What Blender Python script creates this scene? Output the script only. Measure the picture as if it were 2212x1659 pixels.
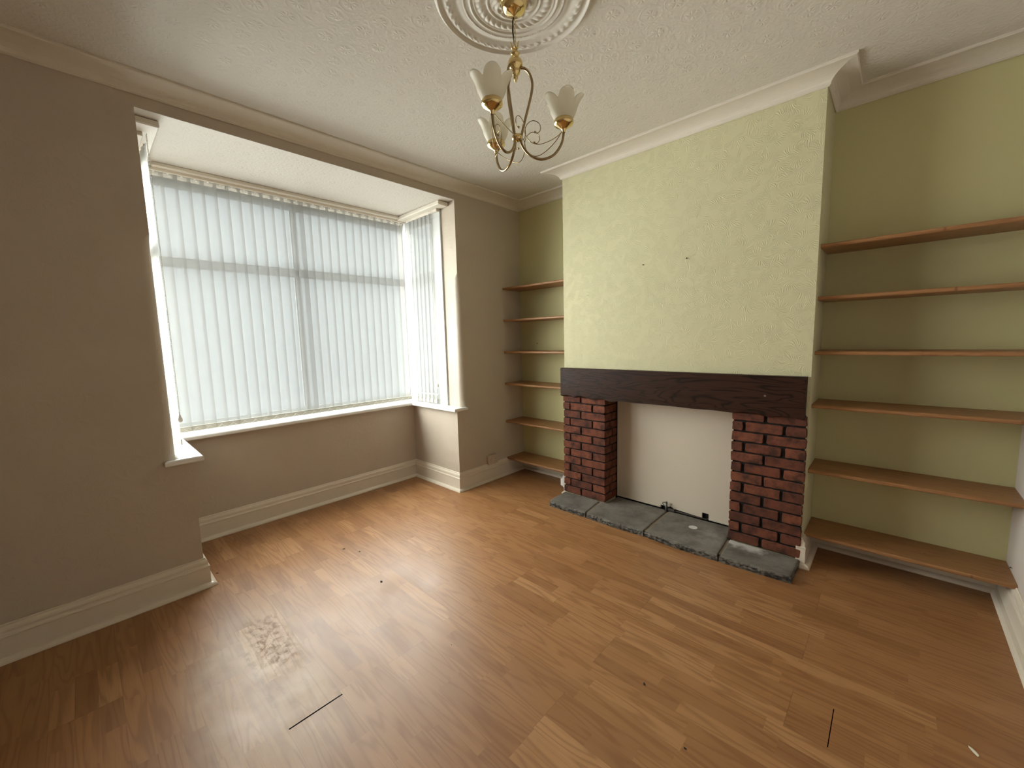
import bpy, math, random
from mathutils import Vector, Matrix
random.seed(7)
for o in list(bpy.data.objects): bpy.data.objects.remove(o)
S = bpy.context.scene
COL = S.collection
PI = math.pi

# ------------------------------------------------------------ camera
F_PX = 876.43
cam_d = bpy.data.cameras.new('camera'); cam = bpy.data.objects.new('camera', cam_d); COL.objects.link(cam)
cam_d.sensor_fit = 'HORIZONTAL'; cam_d.sensor_width = 36.0; cam_d.lens = 36.0*F_PX/2212.0
cam_d.clip_start = 0.02; cam_d.clip_end = 200
RT = Vector((0.72859013, 0.6844622, -0.0258442)); UP = Vector((-0.05815813, 0.09941476, 0.99334502))
FW = Vector((-0.68247642, 0.72223833, -0.11223965)); CP = Vector((2.86204662, -3.1875692, 1.3922919))
m = Matrix.Identity(4)
for i in range(3):
    m[i][0] = RT[i]; m[i][1] = UP[i]; m[i][2] = -FW[i]; m[i][3] = CP[i]
cam.matrix_world = m
S.camera = cam

# ------------------------------------------------------------ light
W = bpy.data.worlds.new('overcast_sky'); S.world = W; W.use_nodes = True
bg = W.node_tree.nodes['Background']; bg.inputs[0].default_value = (0.93, 0.97, 1.0, 1); bg.inputs[1].default_value = 0.80
def sun(name, direction, strength, angle, color):
    d = bpy.data.lights.new(name, 'SUN'); d.energy = strength; d.angle = math.radians(angle); d.color = color
    o = bpy.data.objects.new(name, d); COL.objects.link(o)
    o.rotation_euler = Vector(direction).to_track_quat('-Z', 'Y').to_euler(); o.location = (-6, -2, 5)
    return o
sun('daylight_through_bay', (1.0, 0.42, -0.5), 94.0, 110, (1.0, 0.985, 0.96))
S.view_settings.view_transform = 'Standard'; S.view_settings.look = 'None'
S.view_settings.gamma = 1.0; S.view_settings.use_curve_mapping = False
S.view_settings.exposure = 0.0

# ------------------------------------------------------------ room measures (metres)
H = 2.725; RW = 3.348; YN = -3.73                 # ceiling, right wall x, near wall y
D = 0.357; C0 = 0.810; C1 = 2.5255                # chimney breast depth, left and right x
B = 0.702; B0 = 2.812; B1 = 0.892                 # bay depth, far left and right y (lower wall)
U0 = 2.877; U1 = 0.830                            # the wider opening above the sill
HB = 2.603; SILL = 0.775                          # bay ceiling, sill top
FX0, FX1 = 1.216, 2.133                           # fireplace opening

# ------------------------------------------------------------ material helpers
class NT:
    def __init__(s, name):
        s.m = bpy.data.materials.new(name); s.m.use_nodes = True; s.t = s.m.node_tree; s.n = s.t.nodes; s.n.clear()
        s.out = s.n.new('ShaderNodeOutputMaterial'); s.pos = None
    def node(s, typ, **kw):
        n = s.n.new(typ)
        for k, v in kw.items(): setattr(n, k, v)
        return n
    def link(s, a, b): s.t.links.new(a, b)
    def val(s, sock, v):
        if hasattr(v, 'is_output') or isinstance(v, bpy.types.NodeSocket): s.link(v, sock)
        else: sock.default_value = v
    def P(s):
        if s.pos is None:
            tc = s.node('ShaderNodeTexCoord'); s.pos = tc.outputs['Object']
        return s.pos
    def xyz(s, v):
        n = s.node('ShaderNodeSeparateXYZ'); s.link(v, n.inputs[0]); return n.outputs
    def comb(s, x, y, z=0.0):
        n = s.node('ShaderNodeCombineXYZ')
        for i, v in enumerate((x, y, z)): s.val(n.inputs[i], v)
        return n.outputs[0]
    def M(s, op, a, b=None, c=None, clamp=False):
        n = s.node('ShaderNodeMath', operation=op, use_clamp=clamp)
        s.val(n.inputs[0], a)
        if b is not None: s.val(n.inputs[1], b)
        if c is not None: s.val(n.inputs[2], c)
        return n.outputs[0]
    def V(s, op, a, b=None):
        n = s.node('ShaderNodeVectorMath', operation=op); s.val(n.inputs[0], a)
        if b is not None: s.val(n.inputs[1], b)
        return n
    def noise(s, vec, scale, detail=3.0, rough=0.5, dist=0.0):
        n = s.node('ShaderNodeTexNoise'); s.link(vec, n.inputs['Vector'])
        n.inputs['Scale'].default_value = scale; n.inputs['Detail'].default_value = detail
        n.inputs['Roughness'].default_value = rough; n.inputs['Distortion'].default_value = dist
        return n.outputs[0]
    def vor(s, vec, scale, rand=1.0, dim='2D', feature='F1'):
        n = s.node('ShaderNodeTexVoronoi', voronoi_dimensions=dim, feature=feature); s.link(vec, n.inputs['Vector'])
        n.inputs['Scale'].default_value = scale; n.inputs['Randomness'].default_value = rand
        return n
    def white(s, vec):
        n = s.node('ShaderNodeTexWhiteNoise', noise_dimensions='3D'); s.link(vec, n.inputs['Vector']); return n.outputs
    def ramp(s, f, stops):
        n = s.node('ShaderNodeValToRGB'); s.val(n.inputs[0], f); e = n.color_ramp.elements
        while len(e) < len(stops): e.new(0.5)
        for i, (p, c) in enumerate(stops):
            e[i].position = p; e[i].color = (c[0], c[1], c[2], 1) if hasattr(c, '__len__') else (c, c, c, 1)
        return n.outputs[0]
    def mix(s, f, a, b, mode='MIX'):
        n = s.node('ShaderNodeMix', data_type='RGBA', blend_type=mode)
        s.val(n.inputs[0], f)
        for i, v in ((6, a), (7, b)):
            if isinstance(v, tuple): n.inputs[i].default_value = (v[0], v[1], v[2], 1)
            else: s.link(v, n.inputs[i])
        return n.outputs[2]
    def range(s, v, a, b, c=0.0, d=1.0):
        n = s.node('ShaderNodeMapRange'); s.val(n.inputs[0], v)
        for i, q in enumerate((a, b, c, d)): n.inputs[i+1].default_value = q
        return n.outputs[0]
    def bump(s, h, strength=0.5, dist=0.01, prev=None):
        n = s.node('ShaderNodeBump'); n.inputs['Strength'].default_value = strength; n.inputs['Distance'].default_value = dist
        s.link(h, n.inputs['Height'])
        if prev is not None: s.link(prev, n.inputs['Normal'])
        return n.outputs[0]
    def pbsdf(s, color, rough=0.5, metal=0.0, spec=0.5, normal=None, coat=0.0, coat_rough=0.1):
        p = s.node('ShaderNodeBsdfPrincipled')
        if isinstance(color, tuple): p.inputs['Base Color'].default_value = (color[0], color[1], color[2], 1)
        else: s.link(color, p.inputs['Base Color'])
        s.val(p.inputs['Roughness'], rough); p.inputs['Metallic'].default_value = metal
        p.inputs['Specular IOR Level'].default_value = spec
        p.inputs['Coat Weight'].default_value = coat; p.inputs['Coat Roughness'].default_value = coat_rough
        if normal is not None: s.link(normal, p.inputs['Normal'])
        s.link(p.outputs[0], s.out.inputs[0]); return p

def simple(name, color, rough=0.5, metal=0.0, spec=0.5, nscale=60, nstr=0.05, var=0.06):
    t = NT(name); n = t.noise(t.P(), nscale, 3)
    c2 = tuple(max(0, c*(1-var)) for c in color)
    col = t.mix(n, color, c2)
    t.pbsdf(col, rough, metal, spec, t.bump(n, nstr, 0.002)); return t.m

def uv_wall(t):
    x, y, z = t.xyz(t.P()); return t.M('ADD', x, y), z

def fern(t, u, v, scale, n_str, swirl, rlen):
    """fans of curved strokes round scattered centres: embossed wallpaper"""
    nz = t.node('ShaderNodeTexNoise'); t.link(t.comb(u, v), nz.inputs['Vector']); nz.inputs['Scale'].default_value = 22; nz.inputs['Detail'].default_value = 2
    wv = t.V('MULTIPLY_ADD', nz.outputs[1], (0.022, 0.022, 0.0)); wv.inputs[2].default_value = (-0.011, -0.011, 0)
    vec = t.V('ADD', t.comb(u, v), wv.outputs[0]).outputs[0]
    vo = t.vor(vec, scale, 0.8)
    d = t.V('SUBTRACT', vec, vo.outputs['Position']).outputs[0]
    x, y, _ = t.xyz(d)
    L = t.V('LENGTH', d).outputs['Value']
    ang = t.M('ARCTAN2', y, x)
    rnd = t.xyz(vo.outputs['Color'])[0]
    ph = t.M('MULTIPLY_ADD', L, swirl, t.M('MULTIPLY', ang, n_str))
    st = t.M('SINE', ph)
    st = t.M('POWER', t.M('MULTIPLY_ADD', st, 0.5, 0.5), 2.0)
    fan = t.M('SINE', t.M('MULTIPLY_ADD', rnd, 20.0, ang))
    fan = t.range(fan, -0.35, 0.35)
    env = t.M('MULTIPLY', t.range(L, 0.0, rlen*0.25), t.range(L, rlen, rlen*0.6))
    return t.M('MULTIPLY', t.M('MULTIPLY', st, env), fan)

def mat_green():
    t = NT('green_embossed_wallpaper'); u, v = uv_wall(t)
    h1 = fern(t, u, v, 12.0, 26.0, 260.0, 0.066)
    u2 = t.M('ADD', u, 0.043); v2 = t.M('ADD', v, 0.031)
    h2 = fern(t, u2, v2, 11.0, 24.0, -230.0, 0.072)
    h = t.M('MAXIMUM', h1, h2)
    h = t.M('MULTIPLY_ADD', t.noise(t.P(), 160, 2), 0.18, h)
    n = t.noise(t.P(), 2.0, 3)
    col = t.mix(n, (0.620, 0.585, 0.375), (0.588, 0.557, 0.352))
    # small dark scuffs
    t.pbsdf(col, 0.62, 0, 0.3, t.bump(h, 0.38, 0.004)); return t.m

def mat_plain_green():
    t = NT('green_wall_paint'); h = t.noise(t.P(), 90, 3)
    n = t.noise(t.P(), 1.6, 2)
    col = t.mix(n, (0.585, 0.545, 0.300), (0.55, 0.512, 0.278))
    t.pbsdf(col, 0.65, 0, 0.3, t.bump(h, 0.15, 0.003)); return t.m

def mat_beige():
    t = NT('beige_embossed_wallpaper'); u, v = uv_wall(t)
    vec = t.comb(u, v)
    w = t.noise(vec, 9, 2, 0.5, 0.0)
    h1 = fern(t, u, v, 8.0, 6.0, 60.0, 0.10)
    r = t.noise(vec, 46, 3, 0.55, 1.6)
    r = t.range(t.M('ABSOLUTE', t.M('SUBTRACT', r, 0.5)), 0.0, 0.035, 1.0, 0.0)
    keep = t.range(t.noise(vec, 7.0, 2), 0.42, 0.56)
    h = t.M('ADD', t.M('MULTIPLY', r, keep), t.M('MULTIPLY', h1, 0.3))
    h = t.M('MULTIPLY_ADD', t.noise(t.P(), 140, 2), 0.2, h)
    col = t.mix(w, (0.535, 0.460, 0.375), (0.505, 0.432, 0.350))
    t.pbsdf(col, 0.6, 0, 0.3, t.bump(h, 0.36, 0.0045)); return t.m

def mat_ceiling():
    t = NT('ceiling_embossed_paper'); x, y, z = t.xyz(t.P())
    nz = t.node('ShaderNodeTexNoise'); t.link(t.comb(x, y), nz.inputs['Vector']); nz.inputs['Scale'].default_value = 30; nz.inputs['Detail'].default_value = 3
    wv = t.V('MULTIPLY_ADD', nz.outputs[1], (0.020, 0.020, 0.0)); wv.inputs[2].default_value = (-0.010, -0.010, 0)
    vec = t.V('ADD', t.comb(x, y), wv.outputs[0]).outputs[0]
    vo = t.vor(vec, 8.5, 0.45)
    d = t.V('SUBTRACT', vec, vo.outputs['Position']).outputs[0]
    dx, dy, _ = t.xyz(d); L = t.V('LENGTH', d).outputs['Value']
    ang = t.M('ARCTAN2', dy, dx)
    pet = t.M('POWER', t.M('ABSOLUTE', t.M('SINE', t.M('MULTIPLY', ang, 4.0))), 0.8)
    pet = t.M('MULTIPLY', pet, t.M('MULTIPLY', t.range(L, 0.004, 0.012), t.range(L, 0.03, 0.022)))
    ring = t.range(t.M('ABSOLUTE', t.M('SUBTRACT', L, 0.046)), 0.0, 0.006, 1.0, 0.0)
    dots = t.vor(vec, 42.0, 0.7).outputs['Distance']
    dots = t.range(dots, 0.0, 0.35, 1.0, 0.0)
    dots = t.M('MULTIPLY', dots, t.range(L, 0.04, 0.06))
    h = t.M('ADD', t.M('ADD', pet, t.M('MULTIPLY', ring, 0.35)), t.M('MULTIPLY', dots, 0.6))
    wob = t.noise(vec, 60, 3)
    h = t.M('MULTIPLY_ADD', wob, 0.9, h)
    n = t.noise(vec, 1.2, 2)
    col = t.mix(n, (0.66, 0.62, 0.55), (0.635, 0.595, 0.525))
    t.pbsdf(col, 0.62, 0, 0.3, t.bump(h, 0.28, 0.0045)); return t.m

def mat_floor():
    t = NT('beech_strip_laminate'); x, y, z = t.xyz(t.P())
    Y = t.M('DIVIDE', t.M('ADD', y, 2.806), 0.1995)
    brow = t.M('FLOOR', Y)
    par = t.M('MODULO', t.M('ADD', brow, 100.0), 2.0)
    X = t.M('DIVIDE', t.M('SUBTRACT', t.M('SUBTRACT', x, 1.337), t.M('MULTIPLY', par, 0.657)), 1.314)
    X = t.M('ADD', X, 20.0)
    bcol = t.M('FLOOR', X)
    R3 = t.M('FLOOR', t.M('MULTIPLY', Y, 3.0))
    r1 = t.white(t.comb(R3, bcol, 3.0))[0]
    xin = t.M('MULTIPLY', t.M('FRACT', X), 1.314)
    cell = t.M('FLOOR', t.M('DIVIDE', t.M('ADD', xin, t.M('MULTIPLY', r1, 0.36)), t.M('MULTIPLY_ADD', r1, 0.1, 0.36)))
    idv = t.comb(R3, t.M('MULTIPLY_ADD', bcol, 7.0, cell), 1.0)
    wn = t.white(idv); rnd = wn[0]
    rr = t.M('MULTIPLY', rnd, 37.0)
    fig = t.noise(t.comb(t.M('MULTIPLY_ADD', x, 1.1, rr), t.M('MULTIPLY', y, 11.0), rr), 1.0, 2, 0.45, 0.3)
    rings = t.M('SINE', t.M('MULTIPLY', fig, 58.0))
    rings = t.M('POWER', t.M('MULTIPLY_ADD', rings, 0.5, 0.5), 3.0)
    fine = t.noise(t.comb(t.M('MULTIPLY_ADD', x, 9.0, rr), t.M('MULTIPLY', y, 260.0)), 1.0, 3, 0.6)
    base = t.ramp(rnd, [(0.0, (0.272, 0.128, 0.049)), (0.3, (0.328, 0.159, 0.062)), (0.8, (0.358, 0.178, 0.071)), (1.0, (0.425, 0.225, 0.098))])
    c = t.mix(t.M('MULTIPLY', rings, 0.5), base, (0.19, 0.072, 0.024))
    c = t.mix(t.range(fine, 0.35, 0.8, 0.0, 0.42), c, (0.235, 0.098, 0.036))
    # joints
    def line(f, w): return t.range(t.M('MINIMUM', t.M('FRACT', f), t.M('SUBTRACT', 1.0, t.M('FRACT', f))), 0.0, w, 1.0, 0.0)
    jy = line(Y, 0.006); jx = line(X, 0.0011)
    j = t.M('MAXIMUM', t.M('MULTIPLY', jy, 0.40), t.M('MULTIPLY', jx, 0.55))
    c = t.mix(j, c, (0.10, 0.045, 0.02))
    # two opened board ends
    def box(x0, x1, y0, y1):
        a = t.M('MULTIPLY', t.M('GREATER_THAN', x, x0), t.M('LESS_THAN', x, x1))
        b = t.M('MULTIPLY', t.M('GREATER_THAN', y, y0), t.M('LESS_THAN', y, y1))
        return t.M('MULTIPLY', a, b)
    def soft(x0, x1, y0, y1, s):
        a = t.M('MULTIPLY', t.range(x, x0, x0+s), t.range(x, x1, x1-s))
        b = t.M('MULTIPLY', t.range(y, y0, y0+s*.4), t.range(y, y1, y1-s*.4))
        return t.M('MULTIPLY', a, b)
    gap = t.M('MAXIMUM', box(1.3340, 1.3405, -2.802, -2.605), box(2.7735, 2.7765, -1.600, -1.410))
    # worn film on the boards: brown scuffs
    sc = t.noise(t.comb(t.M('MULTIPLY', x, 24.0), t.M('MULTIPLY', y, 36.0)), 1.0, 5, 0.72, 0.4)
    worn = t.M('MULTIPLY', soft(0.50, 1.06, -2.80, -2.60, 0.12), t.range(sc, 0.45, 0.62))
    worn2 = t.M('MULTIPLY', soft(0.62, 1.30, -3.02, -2.60, 0.2), t.range(sc, 0.56, 0.70, 0.0, 0.35))
    lite = t.M('MULTIPLY', soft(0.45, 1.60, -3.10, -2.58, 0.3), t.range(t.noise(t.P(), 8, 3), 0.35, 0.65, 0.10, 0.40))
    c = t.mix(lite, c, (0.50, 0.36, 0.23))
    c = t.mix(t.M('MAXIMUM', t.M('MULTIPLY', worn, 0.62), worn2), c, (0.150, 0.078, 0.026))
    edge = t.M('MULTIPLY', soft(0.78, 1.22, -2.822, -2.790, 0.02), t.range(sc, 0.4, 0.55))
    c = t.mix(t.M('MULTIPLY', edge, 0.45), c, (0.16, 0.08, 0.03))
    c = t.mix(gap, c, (0.006, 0.004, 0.003))
    dust = t.noise(t.P(), 5.0, 4)
    rough = t.M('ADD', t.range(dust, 0.3, 0.7, 0.36, 0.46), t.M('MAXIMUM', t.M('MULTIPLY', worn, 0.2), t.M('MULTIPLY', gap, 0.6)))
    h = t.M('SUBTRACT', t.M('MULTIPLY', fine, 0.25), j)
    p = t.pbsdf(c, rough, 0, 0.5, t.bump(h, 0.12, 0.001))
    t.link(t.M('MULTIPLY', t.M('SUBTRACT', 1.0, gap), 0.5), p.inputs['Specular IOR Level'])
    return t.m

def mat_pine():
    t = NT('varnished_pine'); x, y, z = t.xyz(t.P())
    rnd = t.node('ShaderNodeObjectInfo').outputs['Random']
    off = t.M('MULTIPLY', rnd, 30.0)
    f = t.noise(t.comb(t.M('MULTIPLY_ADD', x, 1.3, off), t.M('MULTIPLY', y, 14.0), t.M('MULTIPLY', z, 30.0)), 1.0, 2, 0.5, 0.4)
    r = t.M('POWER', t.M('MULTIPLY_ADD', t.M('SINE', t.M('MULTIPLY', f, 60.0)), 0.5, 0.5), 2.0)
    c = t.mix(t.M('MULTIPLY', r, 0.45), (0.345, 0.172, 0.070), (0.200, 0.078, 0.024))
    kn = t.vor(t.comb(t.M('ADD', x, off), y), 7.0, 1.0).outputs['Distance']
    c = t.mix(t.range(kn, 0.012, 0.05, 0.8, 0.0), c, (0.14, 0.055, 0.02))
    t.pbsdf(c, 0.42, 0, 0.4, t.bump(r, 0.08, 0.001)); return t.m

def mat_beam():
    t = NT('dark_stained_oak'); x, y, z = t.xyz(t.P())
    f = t.noise(t.comb(t.M('MULTIPLY', x, 1.7), t.M('MULTIPLY', y, 9.0), t.M('MULTIPLY', z, 11.0)), 1.0, 2, 0.45, 0.6)
    r = t.M('POWER', t.M('MULTIPLY_ADD', t.M('SINE', t.M('MULTIPLY', f, 75.0)), 0.5, 0.5), 4.0)
    fine = t.noise(t.comb(t.M('MULTIPLY', x, 8.0), y, t.M('MULTIPLY', z, 200.0)), 1.0, 3)
    c = t.mix(fine, (0.046, 0.019, 0.011), (0.028, 0.011, 0.006))
    c = t.mix(t.M('MULTIPLY', r, 0.8), c, (0.007, 0.003, 0.002))
    h = t.M('SUBTRACT', t.M('MULTIPLY', fine, 0.3), r)
    t.pbsdf(c, 0.46, 0, 0.18, t.bump(h, 0.16, 0.002)); return t.m

def mat_brick():
    t = NT('red_brick')
    a = t.node('ShaderNodeAttribute'); a.attribute_name = 'tone'
    n = t.noise(t.P(), 14, 4, 0.6); n2 = t.noise(t.P(), 90, 4, 0.7)
    c = t.ramp(a.outputs['Fac'], [(0.0, (0.120, 0.040, 0.024)), (0.5, (0.165, 0.052, 0.029)), (1.0, (0.210, 0.070, 0.037))])
    c = t.mix(t.range(n, 0.42, 0.66, 0.0, 0.85), c, (0.038, 0.018, 0.014))
    c = t.mix(t.range(n2, 0.6, 0.8, 0.0, 0.45), c, (0.30, 0.11, 0.06))
    t.pbsdf(c, 0.8, 0, 0.25, t.bump(t.M('ADD', n2, n), 0.5, 0.003)); return t.m

def mat_slate():
    t = NT('grey_riven_slate')
    t.pos = t.node('ShaderNodeNewGeometry').outputs['Position']
    x, y, z = t.xyz(t.P())
    n = t.noise(t.P(), 7, 5, 0.6); n2 = t.noise(t.P(), 45, 5, 0.65)
    c = t.mix(t.range(n, 0.3, 0.7), (0.095, 0.084, 0.070), (0.215, 0.195, 0.168))
    c = t.mix(t.range(n2, 0.55, 0.8, 0.0, 0.5), c, (0.035, 0.032, 0.028))
    geo = t.node('ShaderNodeNewGeometry'); nz = t.xyz(geo.outputs['Normal'])[2]
    side = t.range(nz, 0.8, 0.3)
    flk = t.noise(t.comb(t.M('MULTIPLY', x, 30.0), t.M('MULTIPLY', y, 30.0), t.M('MULTIPLY', z, 90.0)), 1.0, 3, 0.6)
    c = t.mix(t.M('MULTIPLY', side, t.range(flk, 0.42, 0.58)), c, (0.020, 0.019, 0.017))
    c = t.mix(t.M('MULTIPLY', side, t.range(flk, 0.68, 0.74)), c, (0.30, 0.27, 0.20))
    # plaster dust left on the stones
    def blob(cx, cy, r, soft, amt, col, warp=0.03):
        nonlocal c
        w = t.M('MULTIPLY', t.M('SUBTRACT', t.noise(t.P(), 22, 3), 0.5), warp*2)
        d = t.M('SQRT', t.M('ADD', t.M('POWER', t.M('SUBTRACT', x, cx), 2.0), t.M('POWER', t.M('SUBTRACT', y, cy), 2.0)))
        c = t.mix(t.M('MULTIPLY', t.range(t.M('ADD', d, w), r, r-soft), amt), c, col)
    blob(2.02, -0.38, 0.085, 0.08, 0.45, (0.36, 0.34, 0.32), 0.08)
    blob(2.09, -0.50, 0.10, 0.09, 0.35, (0.33, 0.31, 0.28), 0.10)
    blob(1.72, -0.40, 0.11, 0.09, 0.22, (0.33, 0.30, 0.25), 0.09)
    blob(1.17, -0.42, 0.10, 0.09, 0.35, (0.34, 0.30, 0.25), 0.08)
    blob(2.28, -0.400, 0.085, 0.05, 0.9, (0.55, 0.53, 0.50), 0.05)
    blob(2.18, -0.405, 0.055, 0.03, 0.9, (0.55, 0.53, 0.50), 0.05)
    blob(1.902, -0.359, 0.030, 0.004, 0.95, (0.62, 0.60, 0.57), 0.004)
    t.pbsdf(c, 0.72, 0, 0.35, t.bump(t.M('ADD', n2, t.M('MULTIPLY', n, 2.0)), 0.5, 0.005)); return t.m

def mat_slat(name='blind_fabric', col=(0.78, 0.835, 0.92), Tt=0.38, Td=0.0185):
    t = NT(name)
    n = t.noise(t.P(), 220, 3, 0.7, 1.5)
    f = t.range(n, 0.35, 0.65, 0.0, 1.0)
    tr = t.node('ShaderNodeBsdfTranslucent'); df = t.node('ShaderNodeBsdfDiffuse'); tp = t.node('ShaderNodeBsdfTransparent')
    cc = t.mix(f, tuple(c*0.70 for c in col), col)
    t.link(cc, tr.inputs[0]); df.inputs[0].default_value = (0.36, 0.36, 0.35, 1)
    m1 = t.node('ShaderNodeMixShader'); m1.inputs[0].default_value = Td/(1-Tt)
    t.link(df.outputs[0], m1.inputs[1]); t.link(tr.outputs[0], m1.inputs[2])
    m2 = t.node('ShaderNodeMixShader'); m2.inputs[0].default_value = Tt
    t.link(m1.outputs[0], m2.inputs[1]); t.link(tp.outputs[0], m2.inputs[2]); t.link(m2.outputs[0], t.out.inputs[0])
    return t.m

def mat_frosted():
    t = NT('frosted_glass_shade')
    n = t.noise(t.P(), 300, 3, 0.7)
    tr = t.node('ShaderNodeBsdfTranslucent'); tr.inputs[0].default_value = (0.95, 0.92, 0.82, 1)
    p = t.node('ShaderNodeBsdfPrincipled'); p.inputs['Base Color'].default_value = (0.80, 0.77, 0.68, 1); p.inputs['Roughness'].default_value = 0.35
    t.link(t.bump(n, 0.15, 0.001), p.inputs['Normal'])
    tp = t.node('ShaderNodeBsdfTransparent')
    a = t.node('ShaderNodeMixShader'); a.inputs[0].default_value = 0.55
    t.link(p.outputs[0], a.inputs[1]); t.link(tr.outputs[0], a.inputs[2])
    b = t.node('ShaderNodeMixShader'); b.inputs[0].default_value = 0.16
    t.link(a.outputs[0], b.inputs[1]); t.link(tp.outputs[0], b.inputs[2]); t.link(b.outputs[0], t.out.inputs[0]); return t.m

def mat_pane():
    t = NT('window_glass')
    tp = t.node('ShaderNodeBsdfTransparent'); g = t.node('ShaderNodeBsdfGlossy'); g.inputs['Roughness'].default_value = 0.02
    tp.inputs[0].default_value = (0.94, 0.97, 0.95, 1)
    b = t.node('ShaderNodeMixShader'); b.inputs[0].default_value = 0.06
    t.link(tp.outputs[0], b.inputs[1]); t.link(g.outputs[0], b.inputs[2]); t.link(b.outputs[0], t.out.inputs[0]); return t.m

M_GREEN = mat_green(); M_PGREEN = mat_plain_green(); M_BEIGE = mat_beige(); M_CEIL = mat_ceiling(); M_FLOOR = mat_floor()
M_PINE = mat_pine(); M_BEAM = mat_beam(); M_BRICK = mat_brick(); M_SLATE = mat_slate(); M_SLAT = mat_slat()
M_FROST = mat_frosted(); M_PANE = mat_pane()
M_COVE = simple('cornice_paint', (0.70, 0.64, 0.55), 0.6, nscale=30)
M_ROSE = simple('rose_plaster', (0.66, 0.62, 0.55), 0.7, nscale=120, nstr=0.1)
M_GLOSS = simple('cream_gloss_paint', (0.72, 0.64, 0.53), 0.28, nscale=25, nstr=0.04)
M_SILL = simple('white_gloss_paint', (0.82, 0.81, 0.78), 0.25, nscale=30, nstr=0.05)
M_UPVC = simple('white_window_frame', (0.62, 0.63, 0.62), 0.4)
M_SHADEFRAME = simple('shade_painted_window_frame', (0.14, 0.14, 0.13), 0.6)  # frame colour darkened so its bars read as shadow through the blind
M_BOARD = simple('cream_board_paint', (0.66, 0.58, 0.47), 0.6, nscale=160, nstr=0.25, var=0.1)
M_RAIL = simple('white_blind_plastic', (0.86, 0.86, 0.82), 0.4)
M_CHAIN = simple('pale_bead_chain', (0.66, 0.62, 0.54), 0.4)
M_POCKET = simple('blind_hem_fabric', (0.44, 0.42, 0.37), 0.8)
M_BRASS = simple('polished_brass', (0.80, 0.62, 0.30), 0.14, 1.0, nstr=0.0, var=0.12)
M_BRONZE = simple('dull_copper_brass', (0.46, 0.34, 0.19), 0.24, 1.0, nstr=0.0, var=0.5, nscale=18)
M_FLEX = simple('dark_flex', (0.03, 0.018, 0.01), 0.5)
M_MORTAR = simple('black_mortar', (0.006, 0.005, 0.0045), 0.9, nscale=120, nstr=0.4)
M_BLACK = simple('flat_black', (0.006, 0.005, 0.005), 0.95)  # plain black behind the board notches and in the socket pin holes
M_SOCKET = simple('cream_socket_plastic', (0.56, 0.46, 0.37), 0.4)
M_WSOCKET = simple('white_socket_plastic', (0.80, 0.78, 0.76), 0.3)
M_COPPER = simple('aged_gas_pipe', (0.10, 0.085, 0.075), 0.45, 0.7)
M_STEEL = simple('grey_pipe_fitting', (0.20, 0.20, 0.19), 0.4, 0.6)
M_DIRT = simple('dark_debris', (0.02, 0.012, 0.008), 0.9)
M_CHIP = simple('white_paint_flake', (0.82, 0.78, 0.68), 0.5)
M_GROUT = simple('sandy_joint_mortar', (0.20, 0.15, 0.09), 0.9, nscale=200, nstr=0.3)
M_BONE = simple('exterior_render', (0.5, 0.48, 0.45), 0.8)
M_HOLE = simple('hole_shadow_paint', (0.02, 0.015, 0.01), 0.9)
M_FILLER = simple('grey_filler', (0.16, 0.13, 0.11), 0.8)
M_WHITEWALL = simple('pale_side_wall_paint', (0.62, 0.55, 0.50), 0.6)

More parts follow.
